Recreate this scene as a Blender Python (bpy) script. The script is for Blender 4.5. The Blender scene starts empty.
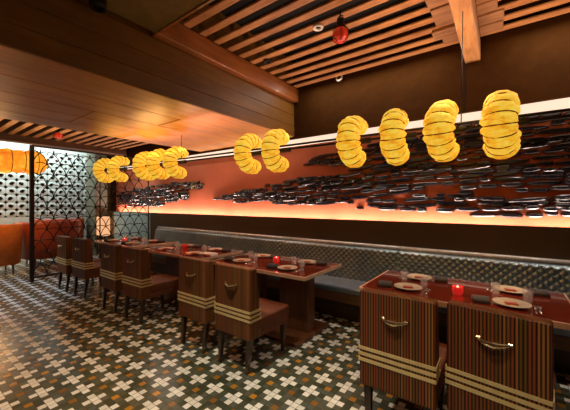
import bpy, bmesh, math, random
from mathutils import Vector, noise as noise3
random.seed(7)
S = bpy.context.scene
COL = S.collection
PI = math.pi
def R(a): return math.radians(a)

# ------------------------------------------------------------ camera
cam_d = bpy.data.cameras.new('camera'); cam = bpy.data.objects.new('camera', cam_d); COL.objects.link(cam)
cam.location = (0, 0, 1.5)
cam.rotation_euler = (R(90), 0, math.atan(218/297.0))
cam_d.sensor_width = 36; cam_d.lens = 36*297/570.0
cam_d.shift_y = -2/570.0
cam_d.clip_start = 0.02
S.camera = cam
# ------------------------------------------------------------ world, exposure
w = bpy.data.worlds.new('world'); S.world = w; w.use_nodes = True
w.node_tree.nodes['Background'].inputs[0].default_value = (1.0, 0.50, 0.16, 1)
w.node_tree.nodes['Background'].inputs[1].default_value = 0.02
S.view_settings.view_transform = 'Standard'; S.view_settings.look = 'None'
S.view_settings.exposure = 0.0; S.view_settings.gamma = 1.0
# ------------------------------------------------------------ lights of the room and added fills
def light(kind, loc, energy, color, rot=(0, 0, 0), size=0.1, size_y=None, spot=60, blend=0.6, name=None):
    d = bpy.data.lights.new(name or 'lamp_light', kind); d.energy = energy; d.color = color
    if kind == 'AREA':
        d.shape = 'RECTANGLE' if size_y else 'SQUARE'; d.size = size
        if size_y: d.size_y = size_y
    else: d.shadow_soft_size = size
    if kind == 'SPOT': d.spot_size = R(spot); d.spot_blend = blend
    o = bpy.data.objects.new(name or 'lamp_light', d); COL.objects.link(o); o.location = loc; o.rotation_euler = rot
    return o
WARM = (1.0, 0.60, 0.27); AMBER = (1.0, 0.50, 0.20); NEUT = (1.0, 0.86, 0.66); COOL = (0.82, 0.95, 0.92)
# cove strip at the foot of the mural, hidden in its trough
for k in range(5):
    light('AREA', (-8.2 + k*2.4, 4.20, 1.19), 30, (1.0, 0.69, 0.60), (R(180), 0, 0), 2.35, 0.04, name='cove_strip_light')
# ceiling downlights over the aisle and over the tables
for x, y, e in [(-0.4, 0.9, 100), (-1.75, 1.1, 200)]:
    light('SPOT', (x, y, 2.55 if x < -2.8 else 3.1), e, NEUT, (0, 0, 0), 0.06, spot=78, blend=0.9, name='aisle_downlight')
light('SPOT', (-3.6, 0.5, 2.55), 60, (1.0, 0.55, 0.22), (0, 0, 0), 0.06, spot=95, blend=0.8, name='soffit_downlight')
light('SPOT', (-6.7, 0.9, 2.9), 190, (0.80, 0.86, 1.0), (0, 0, 0), 0.06, spot=70, blend=0.8, name='floor_glare_fill')  # added cool light, imitates the far wall's reflection on the floor
for x, e in [(-0.3, 75), (-2.3, 28), (-4.1, 12), (-5.8, 16)]:
    light('SPOT', (x, 2.85, 3.08 if x > -1 else 3.3 if x > -2.8 else 2.56), e, WARM, (0, 0, 0), 0.05, spot=50, blend=0.7, name='table_downlight')
# aisle lamps aimed at the chair backs
for x, e in [(-0.1, 44), (-2.2, 6), (-4.0, .8), (-5.8, 2)]:
    light('SPOT', (x, 0.3, 2.9 if x > -2.7 else 2.5), e, (1.0, 0.62, 0.30), (R(38), 0, 0), 0.08, spot=60, blend=0.8, name='chair_spotlight')
# added unseen fill lights that brighten the slats and soffit from below
for x, e in [(0.6, 13), (-0.6, 11), (-1.8, 3.5)]:
    light('AREA', (x, 2.95, 2.26), e, (1.0, 0.60, 0.30), (R(180), 0, 0), 0.5, 0.1, name='ceiling_fill_light')
for x, e in [(-3.3, 4), (-4.5, 9), (-5.7, 3)]:
    light('AREA', (x, 2.55, 2.26), e, (1.0, 0.52, 0.18), (R(180), 0, 0), 0.9, 0.3, name='ceiling_fill_light')
light('AREA', (-1.3, -0.6, 1.0), 5, (1.0, 0.55, 0.25), (R(180), 0, 0), 1.5, 1.0, name='room_bounce_light')
# wall washer and added fill lights of the far room
light('AREA', (-10.3, 2.0, 3.34), 150, COOL, (0, R(25), 0), 0.3, 4.0, name='wall_washer')
light('AREA', (-6.9, 1.6, 2.5), 12, (1.0, 0.75, 0.5), (R(180), 0, 0), 1.2, 2.0, name='far_slat_fill_light')  # added fill with no fixture, brightens the far slats
light('SPOT', (-6.6, 1.1, 2.9), 190, (1.0, 0.55, 0.2), (0, R(50), 0), 0.06, spot=60, name='booth_fill_light')  # added in front to brighten the orange booth
for x, z, e, l in [(-1.5, 3.32, 15, 1.9), (1.3, 3.32, 22, 2.4), (-4.0, 2.57, 5.5, 2.2), (-6.1, 2.57, 5, 1.6)]:
    light('AREA', (x, 3.80, z), e, (1.0, 0.88, 0.76), (0, 0, 0), l, 0.04, name='bench_fill_light')  # added strips stand in for ceiling downlights on the bench
light('POINT', (-9.3, 1.6, 2.0), 16, (1.0, 0.5, 0.18), size=0.15, name='far_room_lamp')
light('SPOT', (-7.9, 3.2, 2.9), 60, COOL, (R(35), 0, 0), 0.05, spot=75, name='niche_spotlight')

# ------------------------------------------------------------ materials
def nt(name):
    m = bpy.data.materials.new(name); m.use_nodes = True
    n = m.node_tree; return m, n, n.nodes['Principled BSDF']
def setp(b, **k):
    for a, v in k.items():
        a = {'metal': 'Metallic', 'rough': 'Roughness', 'color': 'Base Color', 'ior': 'IOR', 'trans': 'Transmission Weight',
             'coat': 'Coat Weight', 'spec': 'Specular IOR Level', 'em': 'Emission Color', 'es': 'Emission Strength', 'alpha': 'Alpha'}[a]
        if isinstance(v, tuple) and len(v) == 3: v = v + (1,)
        b.inputs[a].default_value = v
def tc(n, out='Object', scale=(1, 1, 1), loc=(0, 0, 0)):
    t = n.nodes.new('ShaderNodeTexCoord'); mp = n.nodes.new('ShaderNodeMapping')
    mp.inputs['Scale'].default_value = scale; mp.inputs['Location'].default_value = loc
    n.links.new(t.outputs[out], mp.inputs[0]); return mp.outputs[0]
def noise(n, vec, scale, detail=4, rough=.55):
    t = n.nodes.new('ShaderNodeTexNoise'); t.inputs['Scale'].default_value = scale
    t.inputs['Detail'].default_value = detail; t.inputs['Roughness'].default_value = rough
    n.links.new(vec, t.inputs['Vector']); return t.outputs['Fac']
def ramp(n, fac, stops, interp='LINEAR'):
    r = n.nodes.new('ShaderNodeValToRGB'); cr = r.color_ramp; cr.interpolation = interp
    while len(cr.elements) > 1: cr.elements.remove(cr.elements[-1])
    cr.elements[0].position = stops[0][0]; cr.elements[0].color = stops[0][1] + (1,)
    for p, c in stops[1:]:
        e = cr.elements.new(p); e.color = c + (1,)
    n.links.new(fac, r.inputs[0]); return r.outputs[0]
def bump(n, b, h, strength=.3, dist=.01):
    x = n.nodes.new('ShaderNodeBump'); x.inputs['Strength'].default_value = strength; x.inputs['Distance'].default_value = dist
    n.links.new(h, x.inputs['Height']); n.links.new(x.outputs[0], b.inputs['Normal'])
def mth(n, op, a, b=None, c=None):
    x = n.nodes.new('ShaderNodeMath'); x.operation = op
    for i, v in enumerate((a, b, c)):
        if v is None: continue
        if isinstance(v, (int, float)): x.inputs[i].default_value = v
        else: n.links.new(v, x.inputs[i])
    return x.outputs[0]
def simple(name, color, rough=.5, metal=0, var=.15, nscale=12, bmp=0, **k):
    m, n, b = nt(name); setp(b, rough=rough, metal=metal, **k)
    f = noise(n, tc(n), nscale)
    c0 = tuple(c*(1-var) for c in color); c1 = tuple(min(1, c*(1+var)) for c in color)
    n.links.new(ramp(n, f, [(.3, c0), (.7, c1)]), b.inputs['Base Color'])
    if bmp: bump(n, b, f, bmp, .01)
    return m
def wood(name, c0, c1, axis='Y', rough=.4, scale=6, coat=0, seam=None, bmp=.2):
    sc = {'X': (.12, 1, 1), 'Y': (1, .12, 1), 'Z': (1, 1, .12)}[axis]
    m, n, b = nt(name); setp(b, rough=rough, coat=coat)
    v = tc(n, scale=sc)
    f = noise(n, v, scale*3, 7, .65); g = noise(n, tc(n), scale*.35, 3)
    f2 = mth(n, 'ADD', mth(n, 'MULTIPLY', f, .65), mth(n, 'MULTIPLY', g, .35))
    n.links.new(ramp(n, f2, [(.33, c0), (.62, c1)]), b.inputs['Base Color'])
    bump(n, b, f, bmp, .006)
    return m
def emis(name, color, strength):
    m, n, b = nt(name); setp(b, color=tuple(c*.5 for c in color), em=color, es=strength, rough=.6)
    return m

M = {}
M['slat'] = wood('slat_wood', (.24, .085, .022), (.56, .26, .085), 'X', .6, 9)
M['beam_dark'] = wood('dark_beam_wood', (.06, .024, .008), (.14, .06, .018), 'Y', .5, 5)
M['beam'] = wood('beam_wood', (.15, .042, .008), (.36, .125, .026), 'Y', .45, 5, .1)
M['board'] = wood('board_wood', (.17, .075, .028), (.40, .20, .085), 'X', .6, 9, bmp=.5)
M['beam_light'] = wood('light_beam_wood', (.28, .11, .03), (.64, .34, .13), 'Y', .5, 6)
M['soffit'] = wood('soffit_wood', (.30, .115, .010), (.60, .26, .026), 'Y', .36, 3, .05, bmp=.08)
M['face'] = wood('fascia_wood', (.10, .042, .004), (.21, .092, .009), 'Y', .5, 3, bmp=.15)
M['black'] = simple('void_black', (.006, .004, .003), .9)
M['wallbrown'] = simple('brown_plaster', (.048, .017, .002), .9, bmp=.15, spec=.1)
M['panelceil'] = simple('olive_ceiling_paint', (.17, .105, .022), .8)
M['band'] = simple('dark_bronze_panel', (.085, .048, .014), .45, var=.05)
M['whitewall'] = simple('pale_blockwork', (.50, .56, .54), .6, var=.12, bmp=.3)
M['column'] = simple('grey_green_plaster', (.16, .17, .12), .6)
M['teal'] = simple('pale_teal_panel', (.35, .50, .50), .4, var=.2)
M['gold'] = simple('brushed_gold_trim', (.95, .74, .36), .35, .45, .1, 40)
M['brass'] = simple('brass_handle', (.85, .68, .42), .22, 1, .08, 30)
M['darkleg'] = wood('dark_leg_wood', (.02, .010, .006), (.06, .026, .013), 'Z', .3, 6, .3)
M['pedestal'] = wood('walnut_pedestal', (.085, .028, .012), (.20, .075, .028), 'Z', .38, 5, .2)
M['iron'] = simple('black_iron', (.025, .018, .014), .45, .6)
M['pole'] = simple('dark_pole', (.012, .007, .005), .7)
M['pebble'] = simple('black_glazed_stone', (.007, .006, .008), .26, .0, .5, 20, coat=.3)
M['plate'] = simple('cream_china', (.72, .62, .45), .25)
M['silver'] = simple('cutlery_steel', (.7, .66, .6), .2, 1)
M['napkin'] = simple('charcoal_ribbed_cloth', (.09, .085, .085), .8, bmp=.4)
M['rednapkin'] = simple('red_cloth', (.55, .12, .09), .8)
M['paper'] = simple('white_paper', (.9, .88, .86), .7)
M['whitering'] = simple('white_ring', (.8, .8, .78), .4)
M['highlight_pipe'] = simple('highlit_vinyl_piping', (.85, .85, .82), .3, .3)  # whitened to carry the highlight along the backrest top
M['benchseat'] = simple('grey_blue_vinyl', (.24, .31, .40), .18, .1, .15, 6, coat=.4)
M['benchwood'] = wood('bench_front_wood', (.16, .08, .03), (.30, .16, .06), 'X', .4, 5)
M['orange_leather'] = simple('orange_leather', (.62, .17, .025), .5, bmp=.1)
M['red_leather'] = simple('oxblood_leather', (.42, .07, .022), .45, bmp=.1)
M['tablered'] = wood('red_lacquer', (.15, .012, .006), (.25, .028, .011), 'X', .13, 3, .8, bmp=.03)
M['tableedge'] = simple('peach_lit_edge', (.92, .58, .38), .3, .25)  # peach colour stands for light caught on the table's edge

def glass(name, color=(1, 1, 1), rough=.05):
    m, n, b = nt(name); setp(b, color=color, rough=rough, ior=1.6, alpha=.22, coat=1.0); return m
M['glass'] = glass('clear_glass')

# silk of the lanterns: gives off light; darker mottling paints in the shade of folds
m, n, b = nt('lantern_silk'); setp(b, rough=.7)
f = noise(n, tc(n), 9, 5, .65)
fs = noise(n, tc(n, scale=(1, 1, 3.5)), 11, 6, .7)
c = ramp(n, mth(n, 'ADD', mth(n, 'MULTIPLY', f, .4), mth(n, 'MULTIPLY', fs, .6)), [(.36, (.70, .17, .008)), (.46, (1, .50, .022)), (.60, (1, .74, .09))])
n.links.new(c, b.inputs['Emission Color']); setp(b, color=(.8, .42, .06)); b.inputs['Emission Strength'].default_value = .78
f3 = noise(n, tc(n), 22, 3); bump(n, b, f3, .8, .03)
M['silk'] = m
m, n, b = nt('orange_lantern_silk'); setp(b, rough=.7, color=(.8, .3, .04))
f = noise(n, tc(n), 6, 5, .65)
c = ramp(n, f, [(.30, (.75, .12, .01)), (.55, (1, .36, .02)), (.72, (1, .62, .10))])
n.links.new(c, b.inputs['Emission Color']); b.inputs['Emission Strength'].default_value = 1.0
M['silk_orange'] = m
M['crease_shade'] = simple('lantern_crease_shade', (.30, .09, .01), .7)  # dark rings paint the shade in the creases of the silk

# orange mural ground
m, n, b = nt('terracotta_mural_paint'); setp(b, rough=.7)
f = noise(n, tc(n), 1.2, 5)
n.links.new(ramp(n, f, [(.3, (.46, .105, .035)), (.7, (.56, .145, .06))]), b.inputs['Base Color'])
M['mural'] = m

# striped chair fabric: vertical stripes across x (and y on the sides)
def stripes(name, side):
    m, n, b = nt(name); setp(b, rough=.55, spec=.35)
    t = n.nodes.new('ShaderNodeTexCoord'); s = n.nodes.new('ShaderNodeSeparateXYZ'); n.links.new(t.outputs['Object'], s.inputs[0])
    co = mth(n, 'ADD', s.outputs[0], s.outputs[1]) if side else s.outputs[0]
    k = mth(n, 'FLOOR', mth(n, 'MULTIPLY', mth(n, 'ADD', co, 2.0), 118))
    wn = n.nodes.new('ShaderNodeTexWhiteNoise'); wn.noise_dimensions = '1D'; n.links.new(k, wn.inputs['W'])
    dk = ramp(n, wn.outputs['Value'], [(0, (.025, .008, .005)), (.35, (.065, .022, .008)), (.7, (.045, .02, .008))], 'CONSTANT')
    lt = ramp(n, wn.outputs['Value'], [(0, (.30, .062, .018)), (.35, (.24, .095, .020)), (.6, (.36, .15, .034)), (.85, (.17, .085, .014))], 'CONSTANT')
    x = n.nodes.new('ShaderNodeMix'); x.data_type = 'RGBA'
    n.links.new(mth(n, 'MODULO', k, 2), x.inputs[0]); n.links.new(dk, x.inputs[6]); n.links.new(lt, x.inputs[7]); c = x.outputs[2]
    n.links.new(c, b.inputs['Base Color'])
    bump(n, b, wn.outputs['Value'], .15, .002)
    return m
M['stripe'] = stripes('striped_upholstery', True)
M['stripe_seat'] = wood('russet_seat_fabric', (.085, .020, .006), (.19, .050, .014), 'Y', .6, 14)

# quilted vinyl
m, n, b = nt('quilted_silver_teal_vinyl'); setp(b, rough=.30, metal=.8, coat=.3)
f = noise(n, tc(n), 3, 2)
n.links.new(ramp(n, f, [(.3, (.22, .31, .36)), (.7, (.36, .43, .45))]), b.inputs['Base Color'])
M['quilt'] = m

# floor tiles
m, n, b = nt('cross_pattern_tiles')
t = n.nodes.new('ShaderNodeTexCoord'); s = n.nodes.new('ShaderNodeSeparateXYZ'); n.links.new(t.outputs['Object'], s.inputs[0])
T = .05312
ux = mth(n, 'ADD', mth(n, 'DIVIDE', mth(n, 'ADD', s.outputs[0], 1.455 + 21.25), T), .5)
uy = mth(n, 'ADD', mth(n, 'DIVIDE', mth(n, 'ADD', s.outputs[1], -1.82 + 21.25), T), .5)
ix0 = mth(n, 'FLOOR', ux); iy0 = mth(n, 'FLOOR', uy)
ix = mth(n, 'MODULO', ix0, 4); iy = mth(n, 'MODULO', iy0, 4)
def eq(a, v): return mth(n, 'COMPARE', a, v, .1)
x2 = eq(ix, 2); y2 = eq(iy, 2); x0 = eq(ix, 0); y0 = eq(iy, 0)
white = mth(n, 'MAXIMUM', mth(n, 'MULTIPLY', x0, mth(n, 'SUBTRACT', 1, y2)), mth(n, 'MULTIPLY', y0, mth(n, 'SUBTRACT', 1, x2)))
orange = mth(n, 'MULTIPLY', x2, y2)
cx = n.nodes.new('ShaderNodeCombineXYZ'); n.links.new(ix0, cx.inputs[0]); n.links.new(iy0, cx.inputs[1])
wn = n.nodes.new('ShaderNodeTexWhiteNoise'); n.links.new(cx.outputs[0], wn.inputs['Vector'])
base = ramp(n, wn.outputs['Value'], [(0, (.045, .055, .028)), (.4, (.075, .085, .05)), (.8, (.11, .115, .075)), (1, (.09, .115, .095))])
def mix(n, fac, a, bb):
    x = n.nodes.new('ShaderNodeMix'); x.data_type = 'RGBA'
    if isinstance(fac, float): x.inputs[0].default_value = fac
    else: n.links.new(fac, x.inputs[0])
    for i, v in ((6, a), (7, bb)):
        if isinstance(v, tuple): x.inputs[i].default_value = v + (1,)
        else: n.links.new(v, x.inputs[i])
    return x.outputs[2]
wc = ramp(n, wn.outputs['Value'], [(0, (.74, .74, .64)), (1, (.93, .93, .86))])
oc = ramp(n, wn.outputs['Value'], [(0, (.20, .09, .02)), (1, (.60, .28, .03))])
c = mix(n, white, base, wc); c = mix(n, orange, c, oc)
fx = mth(n, 'ABSOLUTE', mth(n, 'SUBTRACT', mth(n, 'FRACT', ux), .5)); fy = mth(n, 'ABSOLUTE', mth(n, 'SUBTRACT', mth(n, 'FRACT', uy), .5))
gr = mth(n, 'GREATER_THAN', mth(n, 'MAXIMUM', fx, fy), .465)
c = mix(n, gr, c, (.06, .055, .045))
n.links.new(c, b.inputs['Base Color'])
rn = mth(n, 'ADD', mth(n, 'MULTIPLY', noise(n, tc(n), 2.5, 4), .22), .13)
n.links.new(rn, b.inputs['Roughness'])
bump(n, b, mth(n, 'SUBTRACT', 1, gr), .25, .002)
M['floor'] = m

# red glass
m, n, b = nt('glowing_red_glass'); setp(b, color=(.6, .01, .01), rough=.15, em=(1, .03, .02), es=.35, coat=.5); M['redglow'] = m
m, n, b = nt('red_lamp_glass'); setp(b, color=(.6, .04, .02), rough=.2, em=(1, .06, .02), es=.16, coat=.5); M['redlamp'] = m
m, n, b = nt('dim_red_glass'); setp(b, color=(.45, .01, .01), rough=.15, em=(1, .03, .02), es=.18, coat=.5); M['reddim'] = m
M['flame'] = emis('candle_flame', (1, .35, .25), 4)
M['cove'] = emis('cove_diffuser', (1, .80, .62), .95)
M['lampshade'] = emis('paper_lamp_shade', (1, .50, .24), .9)
M['lens'] = emis('downlight_lens', (1, .8, .55), 2.0)

# ------------------------------------------------------------ geometry helpers
def box(bm, x0, x1, y0, y1, z0, z1, bev=0, seg=2):
    vs = [bm.verts.new((x, y, z)) for x in (x0, x1) for y in (y0, y1) for z in (z0, z1)]
    fs = [bm.faces.new([vs[i] for i in f]) for f in ((0, 1, 3, 2), (4, 6, 7, 5), (0, 4, 5, 1), (2, 3, 7, 6), (0, 2, 6, 4), (1, 5, 7, 3))]
    if bev:
        es = list({e for f in fs for e in f.edges})
        bmesh.ops.bevel(bm, geom=es, offset=bev, segments=seg, affect='EDGES', profile=.5)
def frustum(bm, c0, c1, r0, r1, seg=4, rot=PI/4):
    """tapered bar between two points with polygon section"""
    a = Vector(c0); b = Vector(c1); d = (b-a).normalized()
    up = Vector((0, 0, 1)) if abs(d.z) < .9 else Vector((0, 1, 0))
    u = d.cross(up).normalized(); v = u.cross(d)
    rings = []
    for p, r in ((a, r0), (b, r1)):
        rings.append([bm.verts.new(p + (u*math.cos(rot+2*PI*k/seg) + v*math.sin(rot+2*PI*k/seg))*r) for k in range(seg)])
    for k in range(seg):
        bm.faces.new((rings[0][k], rings[0][(k+1) % seg], rings[1][(k+1) % seg], rings[1][k]))
    bm.faces.new(rings[0][::-1]); bm.faces.new(rings[1])
def tube(bm, pts, r, seg=6, closed=False):
    pts = [Vector(p) for p in pts]; rings = []; nn = len(pts)
    for i, p in enumerate(pts):
        if closed: d = (pts[(i+1) % nn]-pts[i-1]).normalized()
        else: d = (pts[min(i+1, nn-1)]-pts[max(i-1, 0)]).normalized()
        up = Vector((0, 0, 1)) if abs(d.z) < .95 else Vector((1, 0, 0))
        if abs(d.x) < 1e-4: up = Vector((1, 0, 0))
        u = d.cross(up).normalized(); v = u.cross(d)
        rr = r[i] if isinstance(r, (list, tuple)) else r
        rings.append([bm.verts.new(p + (u*math.cos(2*PI*k/seg)+v*math.sin(2*PI*k/seg))*rr) for k in range(seg)])
    for i in range(nn if closed else nn-1):
        a = rings[i]; b = rings[(i+1) % nn]
        for k in range(seg): bm.faces.new((a[k], a[(k+1) % seg], b[(k+1) % seg], b[k]))
    if not closed: bm.faces.new(rings[0][::-1]); bm.faces.new(rings[-1])
def lathe(bm, prof, seg=20, c=(0, 0, 0)):
    rings = []
    for r, z in prof:
        if r < 1e-5: rings.append([bm.verts.new((c[0], c[1], c[2]+z))])
        else: rings.append([bm.verts.new((c[0]+r*math.cos(2*PI*k/seg), c[1]+r*math.sin(2*PI*k/seg), c[2]+z)) for k in range(seg)])
    for a, b in zip(rings, rings[1:]):
        for k in range(seg):
            k2 = (k+1) % seg
            if len(a) == 1 and len(b) == 1: continue
            if len(a) == 1: bm.faces.new((a[0], b[k2], b[k]))
            elif len(b) == 1: bm.faces.new((a[k], a[k2], b[0]))
            else: bm.faces.new((a[k], a[k2], b[k2], b[k]))
def obj(name, bm, mat, parent=None, smooth=False, loc=None, **props):
    bmesh.ops.recalc_face_normals(bm, faces=bm.faces)
    me = bpy.data.meshes.new(name); bm.to_mesh(me); bm.free()
    me.materials.append(M[mat] if isinstance(mat, str) else mat)
    if smooth:
        for p in me.polygons: p.use_smooth = True
    o = bpy.data.objects.new(name, me); COL.objects.link(o)
    if parent: o.parent = parent
    if loc: o.location = loc
    for k, v in props.items(): o[k] = v
    return o
def NB(): return bmesh.new()
def part(name, mat, parent, fn, *a, smooth=False, **k):
    bm = NB(); fn(bm, *a, **k); return obj(name, bm, mat, parent, smooth)
def thing(name, label, cat, loc=(0, 0, 0), rz=0, group=None):
    o = bpy.data.objects.new(name, None); COL.objects.link(o); o.location = loc; o.rotation_euler = (0, 0, rz)
    o.empty_display_size = .1
    o['label'] = label; o['category'] = cat
    if group: o['group'] = group
    return o
def struct(name, mat, fn, *a, **k):
    bm = NB(); fn(bm, *a, **k); o = obj(name, bm, mat); o['kind'] = 'structure'; return o
def tag(o, label, cat, group=None):
    o['label'] = label; o['category'] = cat
    if group: o['group'] = group
    return o
def dup(o, parent=None, loc=None, rz=None, label=None):
    c = o.copy(); COL.objects.link(c)
    if parent: c.parent = parent
    for ch in o.children: dup(ch, c)
    if loc is not None: c.location = loc
    if rz is not None: c.rotation_euler = (0, 0, rz)
    if label: c['label'] = label
    return c

# ------------------------------------------------------------ room shell
struct('floor', 'floor', box, -11.3, 3.2, -3.2, 4.5, -.1, 0)
def back_low(bm):
    box(bm, -11.3, 3.2, 4.05, 4.10, 0, 1.255)
    box(bm, -11.3, 3.2, 4.10, 4.45, 0, 1.16)
struct('wall_back', 'band', back_low)
def back_up(bm):
    box(bm, -11.3, 3.2, 4.05, 4.45, 2.56, 3.9)
struct('wall_back_upper', 'wallbrown', back_up)
def seam(bm):
    for x in (-.36,): box(bm, x-.004, x+.004, 4.044, 4.05, 2.56, 3.6)
struct('trim_1', 'black', seam)
struct('wall_recess', 'wallbrown', box, -11.3, 3.2, 4.40, 4.45, 1.16, 2.56)
struct('wall_right', 'wallbrown', box, 3.1, 3.2, -3.2, 4.5, 0, 3.9)
struct('wall_front', 'wallbrown', box, -11.3, 3.2, -3.3, -3.2, 0, 3.9)
struct('trim_2', 'cove', box, -9.9, 3.0, 4.085, 4.125, 2.452, 2.558)
# ceiling void, flat ceiling panels
struct('ceiling', 'black', box, -11.3, 3.2, -3.2, 4.5, 3.85, 3.9)
struct('ceiling_flat', 'panelceil', box, -2.72, 3.1, -3.2, 1.58, 3.15, 3.84)
struct('ceiling_far', 'wallbrown', box, -11.3, -8.65, -3.2, 4.05, 3.36, 3.44)

def slats(bm, xa, xb, ya, yb, z=3.35, pitch=.2015, wdt=.093, th=.024):
    y = ya
    while y < yb:
        box(bm, xa, xb, y-wdt/2, y+wdt/2, z, z+th, .006, 1); y += pitch
def near_slats(bm): slats(bm, -2.68, 3.05, 1.70, 4.0)
struct('ceiling_slats', 'slat', near_slats)
def far_slats(bm): slats(bm, -8.4, -5.25, -1.0, 4.0, z=2.95)
struct('ceiling_slats_far', 'slat', far_slats)
# soffit: dropped wooden box with planks running to the wall
def soffit(bm):
    box(bm, -5.18, -2.80, -3.15, 4.04, 2.615, 3.84)
struct('ceiling_soffit', 'face', soffit)
def soffit_planks(bm):
    xs = [-5.2, -4.72, -4.32, -3.92, -3.41, -2.79]
    for i in range(5):
        a, c = xs[i]+.006, xs[i+1]-.006
        if i == 3:
            box(bm, a, c, -3.15, 2.305, 2.59, 2.615, .004, 1); box(bm, a, c, 2.32, 4.04, 2.59, 2.615, .004, 1)
        elif i in (1, 2):
            box(bm, a, c, -3.15, 1.5, 2.59, 2.615, .004, 1); box(bm, a, c, 1.51, 4.04, 2.59, 2.615, .004, 1)
        else: box(bm, a, c, -3.15, 4.04, 2.59, 2.615, .004, 1)
struct('ceiling_soffit_planks', 'soffit', soffit_planks)
def fascia(bm):
    for z0, z1 in ((2.595, 2.76), (2.765, 2.94), (2.945, 3.13)):
        for y0, y1 in ((-3.1, .3), (.303, 4.04)):
            box(bm, -2.80, -2.775, y0, y1, z0, z1, .003, 1)
struct('trim_3', 'face', fascia)
o = struct('trim_4', 'beam', box, -2.80, -2.69, 1.58, 4.04, 3.14, 3.36, .008, 1)
struct('trim_5', 'beam', box, -2.69, 3.05, 1.575, 1.60, 3.14, 3.38, .003, 1)
struct('trim_6', 'beam_dark', box, -8.62, -8.38, -3.1, 4.04, 2.82, 3.36, .01, 1)

# infill boards either side of the central beam
bl = thing('ceiling_board_cladding', 'rough wooden boards closing the slats either side of the ceiling beam', 'ceiling boards', (-.28, 2.9, 3.31))
for k in range(11):
    y = -1.12 + k*.2015
    for s in (-1, 1):
        ln = random.uniform(-.05, .04)
        xa, xb = (-.30+ln, -.075) if s < 0 else (.075, .28+ln)
        part('board', 'board', bl, box, xa, xb, y-.0985, y+random.uniform(.062, .09), random.uniform(0, .035), .05, .006, 1)
bm_t = thing('ceiling_beam', 'short pale timber beam hanging under the slatted ceiling', 'beam', (-.28, 2.7, 3.12))
part('beam_body', 'beam_light', bm_t, box, -.075, .075, -.55, 1.34, 0, .23, .012, 2)
part('upper_beam', 'beam', bm_t, box, -.075, .075, -1.09, -.56, .02, .25, .01, 1)
part('metal_strap', 'iron', bm_t, box, -.083, .083, -.565, -.535, -.008, .235, .004, 1)
def bolts(bm):
    for x in (-.04, .04): lathe(bm, [(0, -.012), (.012, -.012), (.014, 0), (0, .004)], 8, (x, -.45, 0))
part('bolt', 'iron', bm_t, bolts)

# left end: perforated block wall
def far_wall(bm):
    box(bm, -11.3, -11.10, -3.2, 4.05, 0, 3.85)
struct('wall_left', 'wallbrown', far_wall)
def perf(bm):
    CY, CZ, dep = .2315, .21, .09
    y0 = -.05; ny = 18; z0 = 1.10; nz = 9
    seg = 12; X0 = -11.0
    for i in range(ny):
        for j in range(nz):
            cy = y0 + (i+.5)*CY; cz = z0 + (j+.5)*CZ
            ry, rz_ = .055, .048
            off = .02*math.sin(i*2.3+j*1.7); tilt = .5 if (i+j) % 2 else -.4
            sq = []; el = []; el2 = []
            for k in range(seg):
                a = 2*PI*k/seg
                ca, sa = math.cos(a), math.sin(a); mx = max(abs(ca), abs(sa))
                sq.append(bm.verts.new((X0, cy+ca/mx*CY*.488, cz+sa/mx*CZ*.488)))
                ey, ez = ry*ca*1.15, rz_*sa
                yy = cy+off+ey*math.cos(tilt)-ez*math.sin(tilt); zz = cz+ey*math.sin(tilt)+ez*math.cos(tilt)
                el.append(bm.verts.new((X0+.015, yy, zz))); el2.append(bm.verts.new((X0-dep, yy, zz)))
            for k in range(seg):
                k2 = (k+1) % seg
                bm.faces.new((sq[k], sq[k2], el[k2], el[k])); bm.faces.new((el[k], el[k2], el2[k2], el2[k]))
    box(bm, -11.08, -11.0, -3.1, 4.04, 0, 1.10); box(bm, -11.08, -11.0, -3.1, 4.04, z0+nz*CZ, 3.36)
    box(bm, -11.08, -11.0, -3.1, y0, 1.10, z0+nz*CZ)
struct('wall_left_screen_blocks', 'whitewall', perf)
struct('wall_left_column', 'column', box, -10.25, -9.62, 3.72, 4.05, 0, 3.4)
struct('trim_7', 'teal', box, -9.15, -7.2, 4.03, 4.055, .35, 1.235)

# ------------------------------------------------------------ mural
mural = thing('wall_mural', 'long terracotta wall mural covered with drifts of black glazed stones', 'mural', (-3.3, 4.30, 1.2))
part('mural_panel', 'mural', mural, box, -6.3, 6.3, 0, .03, -.03, 1.355)
def poly_in(p, x, z):
    c = False; j = len(p)-1
    for i in range(len(p)):
        if (p[i][1] > z) != (p[j][1] > z) and x < (p[j][0]-p[i][0])*(z-p[i][1])/(p[j][1]-p[i][1])+p[i][0]: c = not c
        j = i
    return c
UP = [(-2.72, 2.17), (-2.3, 2.30), (-1.7, 2.33), (-1.12, 2.42), (-.6, 2.46), (3, 2.48), (3, 2.12), (-.87, 2.12), (-1.54, 2.10), (-2.0, 2.09)]
MAIN = [(-4.95, 1.62), (-3.87, 1.80), (-2.74, 1.93), (-2.0, 1.99), (-1.4, 2.08), (-.87, 2.16), (3, 2.2), (3, 1.34), (.55, 1.35), (-.1, 1.33), (-.47, 1.36), (-.87, 1.40),
        (-1.80, 1.41), (-1.95, 1.50), (-2.9, 1.48), (-3.87, 1.49), (-4.9, 1.54)]
LEFT = [(-9.5, 1.80), (-7.75, 1.93), (-6.33, 2.02), (-5.33, 1.96), (-5.4, 1.88), (-5.83, 1.80), (-6.0, 1.60), (-7.26, 1.40), (-9.5, 1.42)]
def dens(x, z):
    if poly_in(UP, x, z): return .93
    if poly_in(MAIN, x, z):
        if x > -1.5 and 1.56 < z < 1.70: return .42
        if x > -1.6 and 1.50 < z < 1.56: return .72
        if -1.95 < x < -1.2 and 1.46 < z < 1.56: return .2
        return .95
    if poly_in(LEFT, x, z): return .88
    return 0
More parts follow.
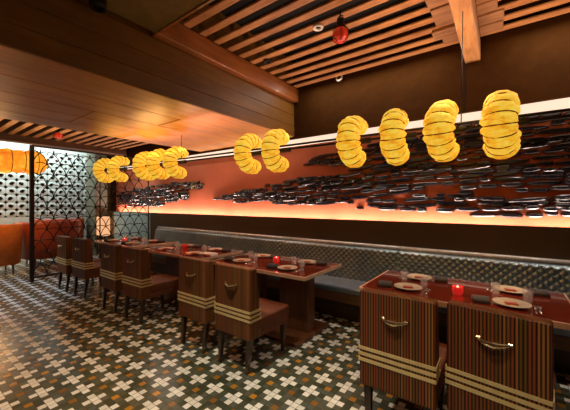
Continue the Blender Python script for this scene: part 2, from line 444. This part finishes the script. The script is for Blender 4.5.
def pebble(bm, cx, cz, L, Hh, D, tilt):
    """rounded elongated stone with a flat-ish glazed face"""
    sg = 12; rings = []
    ct, st = math.cos(tilt), math.sin(tilt)
    sk = random.uniform(-.25, .25)
    for s, dy in ((1.0, 0), (1.0, -.45*D), (.84, -.85*D), (.5, -D)):
        rg = []
        for k in range(sg):
            a = 2*PI*k/sg; ca, sa = math.cos(a), math.sin(a)
            px = L/2*math.copysign(abs(ca)**.75, ca)*(1-(1-s)*.45); pz = Hh/2*math.copysign(abs(sa)**.7, sa)*s*(1+sk*ca)
            rg.append(bm.verts.new((cx+px*ct-pz*st, dy, cz+px*st+pz*ct)))
        rings.append(rg)
    for a, b in zip(rings, rings[1:]):
        for k in range(sg): bm.faces.new((a[k], a[(k+1) % sg], b[(k+1) % sg], b[k]))
    bm.faces.new(rings[-1]); bm.faces.new(rings[0][::-1])
peb = []
z = 1.365; row = 0
while z < 2.5:
    x = -9.6 + random.random()*.2
    while x < 1.6:
        big = 1.0 if x > -2.2 else .85
        L = random.choice([.12, .16, .2, .26, .32, .38])*big*random.uniform(.9, 1.1)
        zz = z + .018*math.sin(x*2.3+row*1.1) + random.uniform(-.01, .01)
        if random.random() < dens(x+L/2, zz):
            drift = .10 if (-5 < x < -1.2 and zz > 1.6) else .03
            peb.append((x+L/2, zz, L*1.05, random.uniform(.044, .064), random.uniform(.028, .05), random.uniform(-.06, .06)+drift*.8))
            x += L + random.uniform(-.004, .024)
        else: x += .1
    z += .057; row += 1
def view_area(p): return p[2]*p[3]/((p[0]**2+4.2**2))*(1 if p[0] < .56 else .001)
peb.sort(key=view_area, reverse=True)
mx, mz = -3.3, 1.2   # stones are laid out about the panel's middle
for p in peb[:100]:
    part('stone', 'pebble', mural, pebble, p[0]-mx, p[1]-mz, *p[2:], smooth=False)
bm = NB()
for p in peb[100:]: pebble(bm, p[0]-mx, p[1]-mz, *p[2:])
obj('stones', bm, 'pebble', mural, kind='stuff')

# ------------------------------------------------------------ lantern pole and lanterns
PY, PZ = 2.85, 2.170
def pole_z(x): return 2.112-.012*x
pole = thing('lantern_pole', 'pair of long thin dark rods carrying the yellow silk lanterns', 'pole', (-3.0, PY, PZ))
pole.rotation_euler = (0, .012, 0)
for dz in (-.022, .022):
    part('rod', 'pole', pole, tube, [(-4.15, 0, dz), (4.3, 0, dz)], .0125, 6)
def wire(bm, x, z1): tube(bm, [(x, 0, .03), (x, 0, z1)], .0045, 5)
part('suspension_wire', 'iron', pole, wire, 2.72, 3.12-PZ)
part('suspension_wire', 'iron', pole, wire, -1.15, 2.588-PZ)
part('suspension_wire', 'iron', pole, wire, -3.4, 3.35-PZ)

def lantern_body(bm, sd):
    """curled tube of gathered silk: folds between dark crease rings, crumpled unevenly"""
    rnd = random.Random(sd); seg = 30; NP = 13; per = 7; n_ = NP*per
    A0 = R(138); rings = []
    jit = [rnd.uniform(.94, 1.06) for _ in range(NP+1)]; wob = [rnd.uniform(-.009, .009) for _ in range(NP+1)]
    for i in range(n_+1):
        u = i/n_; th = -A0 + 2*A0*u
        e = min(u, 1-u)
        cap = math.sqrt(max(0, 1-(1-min(1, e/.10))**2))
        k = i/per; fr = k-math.floor(k); kk = min(int(k), NP)
        puff = 1 - .15*(1-math.sin(PI*fr)**.5)
        s = max(.08, cap)*puff*(1+(jit[kk]-1)*math.sin(PI*fr))*(.9+.1*math.sin(PI*u))
        Rr = .160; cy, cz = -Rr*math.cos(th), Rr*math.sin(th)
        ry, rz_ = -math.cos(th), math.sin(th)
        rg = []
        for q in range(seg):
            a = 2*PI*q/seg
            nz_ = noise3.noise(Vector((math.cos(a)*2.6+sd*7, math.sin(a)*2.6, u*26)))
            nf = noise3.noise(Vector((math.cos(a)*6+sd*3, math.sin(a)*6, u*60)))
            crk = 1 + .085*nz_ + .035*nf
            rad = .108*s*math.cos(a)*crk; lat = .114*s*math.sin(a)*crk + wob[kk]*math.sin(PI*fr)
            if rad < 0: rad *= .92
            rg.append(bm.verts.new((lat, cy+ry*rad, cz+rz_*rad)))
        rings.append(rg)
    for a, b in zip(rings, rings[1:]):
        for q in range(seg): bm.faces.new((a[q], a[(q+1) % seg], b[(q+1) % seg], b[q]))
    bm.faces.new(rings[0][::-1]); bm.faces.new(rings[-1])
def lantern_creases(bm, sd):
    NP = 13; A0 = R(138)
    for k in range(1, NP):
        u = k/NP; th = -A0+2*A0*u; Rr = .162
        e = min(u, 1-u); s = (.90 if e > .1 else .82)*(.9+.1*math.sin(PI*u))
        cy, cz = -Rr*math.cos(th), Rr*math.sin(th); ry, rz_ = -math.cos(th), math.sin(th)
        pts = []
        for q in range(20):
            a = 2*PI*q/20; pts.append((.112*s*math.sin(a), cy+ry*.104*s*math.cos(a), cz+rz_*.104*s*math.cos(a)))
        tube(bm, pts, .0052, 4, True)
def lantern_bracket(bm):
    tube(bm, [(-.05, 0, 0), (.17, 0, 0)], .03, 8)
    box(bm, -.01, .01, -.10, 0, -.012, .012)
LX = [(-.01, 'yellow silk lantern nearest the right end of the pole'), (-.41, 'second yellow lantern from the right, just left of the largest'),
      (-.80, 'third yellow lantern from the right, beneath the ceiling beam\'s left side'), (-1.22, 'yellow lantern fourth from the right, left one of the four spaced ones'),
      (-2.19, 'right lantern of the yellow pair hanging below the fascia beam'), (-2.63, 'left lantern of the yellow pair hanging below the fascia beam'),
      (-4.22, 'rightmost of three yellow lanterns clustered beneath the orange wood soffit'), (-4.72, 'middle one of three yellow lanterns clustered beneath the wood soffit'),
      (-5.16, 'leftmost of three yellow lanterns clustered beneath the wood soffit'), (-6.15, 'right lantern of the farthest pair before the iron screen'),
      (-6.78, 'leftmost yellow lantern on the pole, before the iron screen')]
for i, (x, lab) in enumerate(LX):
    t = thing('silk_lantern', lab, 'lantern', (x, PY, pole_z(x)-.008), 0, 'curled yellow silk lanterns along the pole')
    t.rotation_euler = (random.uniform(-.12, .12), 0, random.uniform(-.08, .08))
    part('silk_shade', 'silk', t, lantern_body, i*3+1, smooth=True)
    part('crease_shade_rings', 'crease_shade', t, lantern_creases, i)
    part('bracket', 'pole', t, lantern_bracket)

# long orange lantern of the far room
def long_lantern(bm):
    n_ = 40; seg = 18; rings = []
    for i in range(n_+1):
        u = i/n_; y = -1.4+2.35*u
        e = min(u, 1-u); s = math.sqrt(max(.02, 1-(1-min(1, e/.12))**2))
        s *= 1-.05*(i % 4 == 0) + .05*math.sin(i*1.9)+.05*math.sin(i*.77)
        rings.append([bm.verts.new((.26*s*math.cos(2*PI*q/seg), y, .27*s*math.sin(2*PI*q/seg)+.02*math.sin(3*u*PI))) for q in range(seg)])
    for a, b in zip(rings, rings[1:]):
        for q in range(seg): bm.faces.new((a[q], a[(q+1) % seg], b[(q+1) % seg], b[q]))
    bm.faces.new(rings[0][::-1]); bm.faces.new(rings[-1])
t = thing('long_lantern', 'long orange fabric lantern hanging in front of the pale block wall', 'lantern', (-9.05, 1.5, 2.45))
part('fabric_shade', 'silk_orange', t, long_lantern, smooth=True)
def lr(bm):
    for i in range(4, 38, 4):
        u = i/40; y = -1.4+2.35*u
        tube(bm, [(.258*math.cos(2*PI*q/18), y, .268*math.sin(2*PI*q/18)+.02*math.sin(3*u*PI)) for q in range(18)], .008, 4, True)
part('crease_shade_rings', 'crease_shade', t, lr)
def lw(bm):
    for y in (-1.0, .7): tube(bm, [(0, y, .2), (0, y, .90)], .006, 5)
part('suspension_wire', 'iron', t, lw)

# ------------------------------------------------------------ iron screen
sc = thing('iron_screen', 'tall black iron screen of overlapping scallop wires left of the tables', 'screen', (-7.25, 2.88, 0))
for y in (-1.17, 0.02, 1.14):
    w_ = .032 if y < -1 else .010
    part('post', 'iron', sc, box, -w_, w_, y-w_, y+w_, 0, 2.6)
part('top_rail', 'iron', sc, box, -.015, .015, -1.17, 1.14, 2.58, 2.61)
part('bottom_rail', 'iron', sc, box, -.015, .015, -1.17, 1.14, .06, .09)
def scallops(bm):
    rr = .215; py = .215; pz = .215; j = 0; z = .09
    while z < 2.56:
        y = -1.15 + (py/2 if j % 2 else 0)
        while y < 1.2:
            pts = []
            for k in range(11):
                a = PI*k/10; q = (0, y+rr*math.cos(a), z+rr*math.sin(a)*1.25)
                if -1.15 <= q[1] <= 1.13 and q[2] < 2.585: pts.append(q)
                else:
                    if len(pts) > 1: tube(bm, pts, .0085, 4)
                    pts = []
            if len(pts) > 1: tube(bm, pts, .0085, 4)
            y += py
        z += pz; j += 1
part('scallop_wires', 'iron', sc, scallops)

# ------------------------------------------------------------ banquette sections
SEC = 1.868
def quilt(bm, L):
    # back cushion seen from the front: diamonds raised between stitch lines
    nx = int(L/.0078); nz = 46; H0, H1 = .455, .905
    grid = []
    dw, dh = .040, .037
    for i in range(nx+1):
        x = -L/2+.004 + (L-.008)*i/nx; colv = []
        for j in range(nz+1):
            v = j/nz; z = H0+(H1-H0)*v
            a = (x/dw + z/dh); b_ = (x/dw - z/dh)
            pa = abs(math.sin(PI*a*.5)); pb = abs(math.sin(PI*b_*.5))
            puff = (min(pa, pb))**.7*.017
            y = .40 + .10*v*v*0 + .075*v
            if v > .9: y += .05*((v-.9)/.1)**2; puff *= (1-v)/.1
            colv.append(bm.verts.new((x, y-puff, z)))
        colv.append(bm.verts.new((x, .60, H1+.008))); colv.append(bm.verts.new((x, .60, H0))); 
        grid.append(colv)
    for a, b in zip(grid, grid[1:]):
        for j in range(len(a)-1): bm.faces.new((a[j], b[j], b[j+1], a[j+1]))
    bm.faces.new(grid[0]); bm.faces.new(grid[-1][::-1])
def make_bench(x, label):
    t = thing('banquette', label, 'bench seat', (x, 3.42, 0), 0, 'banquette sections along the mural wall')
    return t
b0 = make_bench(-2.94-SEC/2, 'quilted banquette section behind the middle table')
part('seat', 'benchseat', b0, box, -SEC/2+.003, SEC/2-.003, -.02, .5, .37, .455, .03, 3, smooth=False)
part('seat_front', 'benchwood', b0, box, -SEC/2+.002, SEC/2-.002, 0, .5, .25, .372, .008, 1)
part('plinth', 'band', b0, box, -SEC/2+.002, SEC/2-.002, .14, .5, 0, .25)
part('backrest', 'quilt', b0, quilt, SEC, smooth=True)
def piping(bm): tube(bm, [(-SEC/2+.004, .530, .918), (SEC/2-.004, .530, .918)], .027, 8)
part('top_piping', 'highlight_pipe', b0, piping, smooth=True)
for x, lab in [(-2.94-SEC*1.5, 'quilted banquette section at the far left end, by the iron screen'), (-2.94+SEC/2, 'quilted banquette section showing between the middle and right tables'),
               (-2.94+SEC*1.5, 'quilted banquette section at the right edge behind the nearest table')]:
    dup(b0, None, (x, 3.42, 0), 0, lab)

# ------------------------------------------------------------ tables
def table_parts(t):
    part('tabletop', 'tablered', t, box, -.715, .715, .012, .85, .712, .75, .004, 1)
    part('lit_edging', 'tableedge', t, lambda bm: (box(bm, -.727, .727, -.002, .013, .712, .752, .003, 1), box(bm, .714, .727, .012, .85, .712, .752, .003, 1),
         box(bm, -.727, -.714, .012, .85, .712, .752, .003, 1)))
    for s in (-1, 1):
        p = part('pedestal', 'pedestal', t, box, s*.36-.2, s*.36+.2, .33, .48, .035, .712, .006, 1)
        part('foot_plate', 'pedestal', p, box, s*.36-.26, s*.36+.26, .03, .72, 0, .035, .006, 1)
TX = [-.31, -2.33, -4.02, -5.83]
TL = ['red lacquered dining table at the right, nearest the camera', 'red lacquered dining table in the middle, with glowing red candle',
      'red dining table with a white menu, left of the middle table', 'farthest red dining table, next to the iron screen']
t0 = thing('dining_table', TL[0], 'table', (TX[0], 2.52, 0), 0, 'red tables in a row along the banquette')
table_parts(t0)
tables = [t0]
for x, l in zip(TX[1:], TL[1:]): tables.append(dup(t0, None, (x, 2.52, 0), 0, l))

# ------------------------------------------------------------ chairs
ch0 = thing('dining_chair', 'x', 'chair', (0, 0, 0), 0, 'striped dining chairs with backs to the aisle')
def back(bm):
    box(bm, -.230, .230, -.285, -.195, .30, .925)
    for v in bm.verts:
        if v.co.y > -.2 and v.co.z < .5: v.co.y = -.125
    bmesh.ops.bevel(bm, geom=list(bm.edges), offset=.016, segments=3, affect='EDGES', profile=.5)
part('backrest', 'stripe', ch0, back)
def chair_piping(bm):
    for y in (-.281, -.203): tube(bm, [(-.222, y, .918), (.222, y, .918)], .006, 6)
part('top_piping', 'stripe', ch0, chair_piping)
def seat(bm):
    box(bm, -.232, .232, -.19, .30, .36, .47, .022, 3)
part('seat', 'stripe_seat', ch0, seat)
part('seat_apron', 'stripe_seat', ch0, box, -.225, .225, -.20, .285, .30, .362, .006, 1)
for zb in (.462, .500, .538):
    def band(bm, z=zb):
        yf = -.125-.07*(z-.30)/.625; box(bm, -.2345, .2345, -.2895, -.284, z, z+.021); box(bm, .2295, .2345, -.2895, yf, z, z+.021); box(bm, -.2345, -.2295, -.2895, yf, z, z+.021)
    part('gold_band', 'gold', ch0, band)
for sx in (-1, 1):
    for y0, y1 in ((-.235, -.265), (.25, .262)):
        part('leg', 'darkleg', ch0, frustum, (sx*.185, y0, .31), (sx*.170, y1, 0), .034, .020)
def pull(bm):
    pts = []; rs = []
    for k in range(13):
        u = k/12*2-1
        pts.append((u*.072, -.298-.018*(1-u*u), .775-.012*(1-u*u)*1.0+.004*u)); rs.append(.0045+.0115*(1-abs(u))**.8)
    tube(bm, pts, rs, 8)
    for s in (-1, 1): box(bm, s*.07-.012, s*.07+.012, -.296, -.284, .768, .784, .003, 1)
    lathe_pts = [(-.045, .770), (-.03, .752), (0, .743), (.03, .752), (.045, .770)]
    vs = [bm.verts.new((a, -.2865, b)) for a, b in lathe_pts]; vs2 = [bm.verts.new((a, -.290, b)) for a, b in lathe_pts]
    bm.faces.new(vs2)
    for k in range(5): bm.faces.new((vs[k], vs[(k+1) % 5], vs2[(k+1) % 5], vs2[k]))
part('handle', 'brass', ch0, pull, smooth=False)
CH = [(-.54, 2.165, 0, 'striped chair nearest the camera on the left, beside the open aisle'), (-.003, 2.19, -7, 'striped chair nearest the camera at the right edge of the picture'),
      (-1.98, 2.165, 0, 'right chair at the middle table, its whole striped seat in view'), (-2.58, 2.175, 0, 'left chair at the middle table, half behind its neighbour'),
      (-3.80, 2.165, 2, 'right chair at the table with the white menu'), (-4.42, 2.15, 0, 'left chair at the table with the white menu'),
      (-5.50, 2.16, 3, 'right chair of the farthest pair, by the iron screen'), (-6.10, 2.12, 0, 'left chair of the farthest pair, closest to the screen post')]
for i, (x, y, a, lab) in enumerate(CH):
    if i == 0: ch0.location = (x, y, 0); ch0['label'] = lab
    else: dup(ch0, None, (x, y, 0), R(a), lab)

# ------------------------------------------------------------ tableware
def plate_mesh(bm): lathe(bm, [(0, .004), (.05, .002), (.06, 0), (.065, .004), (.115, .018), (.117, .022), (.110, .021), (.066, .009), (0, .009)], 28)
def glass_mesh(bm): lathe(bm, [(0, 0), (.026, 0), (.034, .09), (.032, .09), (.025, .006), (0, .006)], 16)
def wine_mesh(bm): lathe(bm, [(0, 0), (.032, 0), (.030, .004), (.005, .008), (.004, .075), (.02, .09), (.034, .115), (.032, .165), (.030, .165), (.031, .116), (.018, .095), (0, .085)], 16)
def fork_mesh(bm):
    box(bm, -.005, .005, -.09, .04, 0, .003); box(bm, -.012, .012, .035, .05, .0, .003)
    for k in range(4): box(bm, -.012+k*.0068, -.012+k*.0068+.0036, .05, .09, 0, .003)
def knife_mesh(bm):
    box(bm, -.006, .006, -.10, -.01, 0, .005, .001, 1)
    vs = [(-.006, -.01), (.008, -.01), (.009, .07), (.003, .10), (-.006, .10)]
    a = [bm.verts.new((x, y, .001)) for x, y in vs]; c = [bm.verts.new((x, y, .003)) for x, y in vs]
    bm.faces.new(a[::-1]); bm.faces.new(c)
    for k in range(5): bm.faces.new((a[k], a[(k+1) % 5], c[(k+1) % 5], c[k]))
def napkin_mesh(bm):
    # ribbed, folded roll with a domed section
    n_ = 9; rings = []
    for i in range(n_+1):
        x = -.055+.11*i/n_; s = 1 if i % 2 else .9
        rings.append([bm.verts.new((x, -.055+.11*q/8, (.048*math.sin(PI*q/8)**.6+.0 if 0 < q < 8 else .0)*s)) for q in range(9)])
    for a, b in zip(rings, rings[1:]):
        for q in range(8): bm.faces.new((a[q], a[q+1], b[q+1], b[q]))
        bm.faces.new((a[0], b[0], b[8], a[8]))
    bm.faces.new(rings[0][::-1]); bm.faces.new(rings[-1])
def flat_napkin(bm):
    box(bm, -.05, .05, -.032, .032, 0, .012, .004, 1); box(bm, -.045, .045, -.030, .02, .012, .020, .004, 1)
ZT = .752
def place(kind, fn, mat, x, y, rz, label, cat, group, smooth=True, cache={}):
    key = (kind, mat)
    if key not in cache:
        bm = NB(); fn(bm); o = obj(kind, bm, mat, None, smooth); cache[key] = o
    else:
        o = cache[key].copy(); COL.objects.link(o)
    o.location = (x, y, ZT); o.rotation_euler = (0, 0, R(rz)); tag(o, label, cat, group); return o
tn = ['right-hand table', 'middle table', 'menu table', 'farthest table']
for ti, tx in enumerate(TX):
    for side, yb, sgn in (('aisle', 2.73, 1), ('banquette', 3.15, -1)):
        for lr_, dx in (('left', -.36), ('right', .36)):
            w_ = f"{lr_} place on the {side} side of the {tn[ti]}"
            x = tx+dx; rot = 0 if sgn > 0 else 180
            place('dinner_plate', plate_mesh, 'plate', x, yb, 0, 'cream plate at the '+w_, 'plate', 'cream plates')
            bare = ti == 2 and side == 'aisle' and lr_ == 'right'
            if not bare: place('fork', fork_mesh, 'silver', x+.16*sgn, yb, rot, 'steel fork at the '+w_, 'fork', 'forks')
            if not bare: place('knife', knife_mesh, 'silver', x+.135*sgn, yb+.01, rot, 'steel knife at the '+w_, 'knife', 'knives')
            place('napkin', napkin_mesh, 'napkin', x-.19*sgn, yb-.03*sgn, rot+12, 'dark ribbed folded napkin at the '+w_, 'napkin', 'dark napkins') if ti != 2 or side != 'aisle' else \
                place('red_napkin', flat_napkin, 'rednapkin', x+.02, yb-.12, rot, 'flat red napkin at the '+w_, 'napkin', 'red napkins', False)
            if not bare: place('water_glass', glass_mesh, 'glass', x+.10*sgn, yb+.15*sgn, 0, 'clear tumbler at the '+w_, 'glass', 'clear tumblers')
            o = place('flat_cloth', flat_napkin, 'rednapkin', x, yb, 15, 'red napkin on the plate, '+w_, 'napkin', 'napkins on plates', False); o.location.z = ZT+.0095
            o.scale = (.8, .8, .6)
# white menu
t = thing('menu_book', 'white folded menu lying at the right end of the menu table', 'menu', (-3.43, 2.80, ZT), R(8))
part('cover', 'paper', t, box, -.12, .12, -.08, .08, 0, .006, .001, 1)
part('pages', 'paper', t, box, -.118, .118, -.078, .078, .006, .024)
part('red_cover', 'rednapkin', t, box, .02, .13, -.115, -.082, 0, .02, .003, 1)
# candles
def cglass(bm): lathe(bm, [(0, 0), (.034, 0), (.042, .025), (.040, .066), (.037, .066), (.038, .025), (.031, .008), (0, .008)], 20)
for i, (x, y, mt, lab) in enumerate([(-.30, 2.80, 'redglow', 'glowing red candle glass on the right-hand table'), (-2.30, 2.95, 'redglow', 'glowing red candle glass on the middle table'),
                               (-4.25, 2.98, 'reddim', 'dim red candle glass on the menu table'), (-5.87, 2.78, 'redglow', 'red candle glass on the farthest table')]):
    t = thing('candle_holder', lab, 'candle', (x, y, ZT), 0, 'red candle glasses')
    part('glass_cup', mt, t, cglass, smooth=True)
    part('candle', 'rednapkin', t, lathe, [(0, .008), (.028, .008), (.028, .03), (0, .03)], 12)
    if mt == 'redglow':
        part('flame', 'flame', t, lathe, [(0, .03), (.010, .04), (.014, .052), (0, .078)], 8)
        light('POINT', (x, y, ZT+.12), .35, (1, .12, .06), size=.02, name='candle_light')

# ------------------------------------------------------------ ceiling fixtures
def red_lamp(x, y, ztop, zbot_cord, label):
    t = thing('red_pendant_lamp', label, 'lamp', (x, y, ztop), 0, 'red glass ceiling lamps')
    part('red_glass_shade', 'redlamp', t, lathe, [(.045, -.145), (.068, -.165), (.080, -.205), (.070, -.25), (.042, -.275), (0, -.28)], 10, smooth=False)
    part('cap', 'iron', t, lathe, [(0, -.05), (.035, -.055), (.040, -.12), (.054, -.135), (.054, -.150), (0, -.150)], 14)
    def cage(bm):
        for k in range(6):
            a = 2*PI*k/6
            tube(bm, [(.05*math.cos(a), .05*math.sin(a), -.14), (.073*math.cos(a), .073*math.sin(a), -.165), (.085*math.cos(a), .085*math.sin(a), -.205), (.074*math.cos(a), .074*math.sin(a), -.252), (.03*math.cos(a), .03*math.sin(a), -.284)], .004, 4)
    part('wire_cage', 'iron', t, cage)
    part('stem', 'silver', t, tube, [(0, 0, -.085), (0, 0, zbot_cord)], .010, 6)
    part('hook', 'iron', t, tube, [(-.03, 0, -.09), (-.028, 0, -.03), (0, 0, -.015), (.028, 0, -.03), (.03, 0, -.09)], .005, 5)
red_lamp(-1.28, 2.66, 3.35, .03, 'caged red glass lamp hanging under the slatted ceiling')
red_lamp(-7.5, 2.2, 3.12, .24, 'small red lamp hanging far left in front of the iron screen')
def ring(bm): lathe(bm, [(.030, 0), (.052, 0), (.056, -.01), (.050, -.022), (.030, -.018), (.030, 0)], 20)
for i, (x, y, z, rx, lab, mt) in enumerate([(-1.56, 2.71, 3.345, 0, 'white ring downlight recessed beside the caged red lamp', 'whitering'), (-1.94, 3.98, 3.34, 75, 'small white ring spotlight at the wall end of the slats', 'whitering'),
                            (-2.46, 2.97, 3.345, 0, 'dark round ceiling sensor on the slats near the fascia beam', 'pole')]):
    t = thing('ring_downlight', lab, 'ceiling light', (x, y, z)); t.rotation_euler = (R(rx), 0, 0)
    part('trim_ring', mt, t, ring, smooth=True)
    part('recess_cup', 'iron', t, lathe, [(.031, -.004), (.031, .0), (.02, .004), (0, .004)], 16)

# ------------------------------------------------------------ far room: tub booths, paper lamp
def tub_shell(bm):
    # horseshoe wall opening towards -x, leaning outwards to the top
    n_ = 28; th = .11; cs = []
    for k in range(n_+1):
        a = -PI*.5-.25 + (PI+.5)*k/n_
        ca, sa = math.cos(a), math.sin(a)
        px = .50*math.copysign(abs(ca)**.7, ca); py = .60*math.copysign(abs(sa)**.7, sa)
        o_b = (px*.93, py*.93, .20); o_t = (px, py, 1.04); i_t = (px*(1-th/.5), py*(1-th/.6), 1.04); i_b = (px*.76, py*.78, .2)
        o_t0 = (px*.995, py*.995, 1.0)
        cs.append([bm.verts.new(p) for p in (o_b, o_t0, (px*.98, py*.98, 1.055), (px*.84, py*.86, 1.055), i_t, i_b)])
    for a, b in zip(cs, cs[1:]):
        for q in range(6): bm.faces.new((a[q], a[(q+1) % 6], b[(q+1) % 6], b[q]))
    bm.faces.new(cs[0][::-1]); bm.faces.new(cs[-1])
def tub(x, y, mat, lab, rz=0):
    t = thing('tub_booth', lab, 'booth seat', (x, y, 0), R(rz), 'tub booths in the far room')
    part('shell', mat, t, tub_shell, smooth=True)
    part('seat_cushion', mat, t, box, -.42, .36, -.44, .44, .26, .45, .04, 3)
    for sx in (-.3, .33):
        for sy in (-.38, .38): part('leg', 'darkleg', t, frustum, (sx, sy, .26), (sx*1.03, sy*1.03, 0), .03, .018)
tub(-8.72, 1.28, 'orange_leather', 'bright orange tub booth at the left edge, left of the screen post')
tub(-9.05, 2.50, 'red_leather', 'oxblood tub booth seen through the iron screen next to its post')
tub(-10.35, 3.05, 'red_leather', 'small-looking oxblood booth farthest back, before the grey-green column', 0)
t = thing('paper_lamp', 'peach glowing paper lamp standing in the far corner beside the column', 'lamp', (-9.40, 3.85, 0))
part('shade', 'lampshade', t, box, -.17, .17, -.12, .12, .55, 1.10, .02, 2)
part('frame', 'iron', t, lambda bm: [box(bm, sx*.15-.012, sx*.15+.012, sy*.10-.012, sy*.10+.012, 0, .56) for sx in (-1, 1) for sy in (-1, 1)])

t = thing('ceiling_spotlight', 'unlit dark spotlight on the olive ceiling at the top left corner', 'ceiling light', (-2.64, 1.04, 3.15))
part('housing', 'iron', t, lathe, [(0, 0), (.06, 0), (.065, -.01), (.065, -.06), (.055, -.075), (.045, -.075), (.040, -.05), (0, -.05)], 18)
part('lens_ring', 'pole', t, lathe, [(.046, -.07), (.060, -.072), (.060, -.082), (.046, -.080), (.046, -.07)], 18)
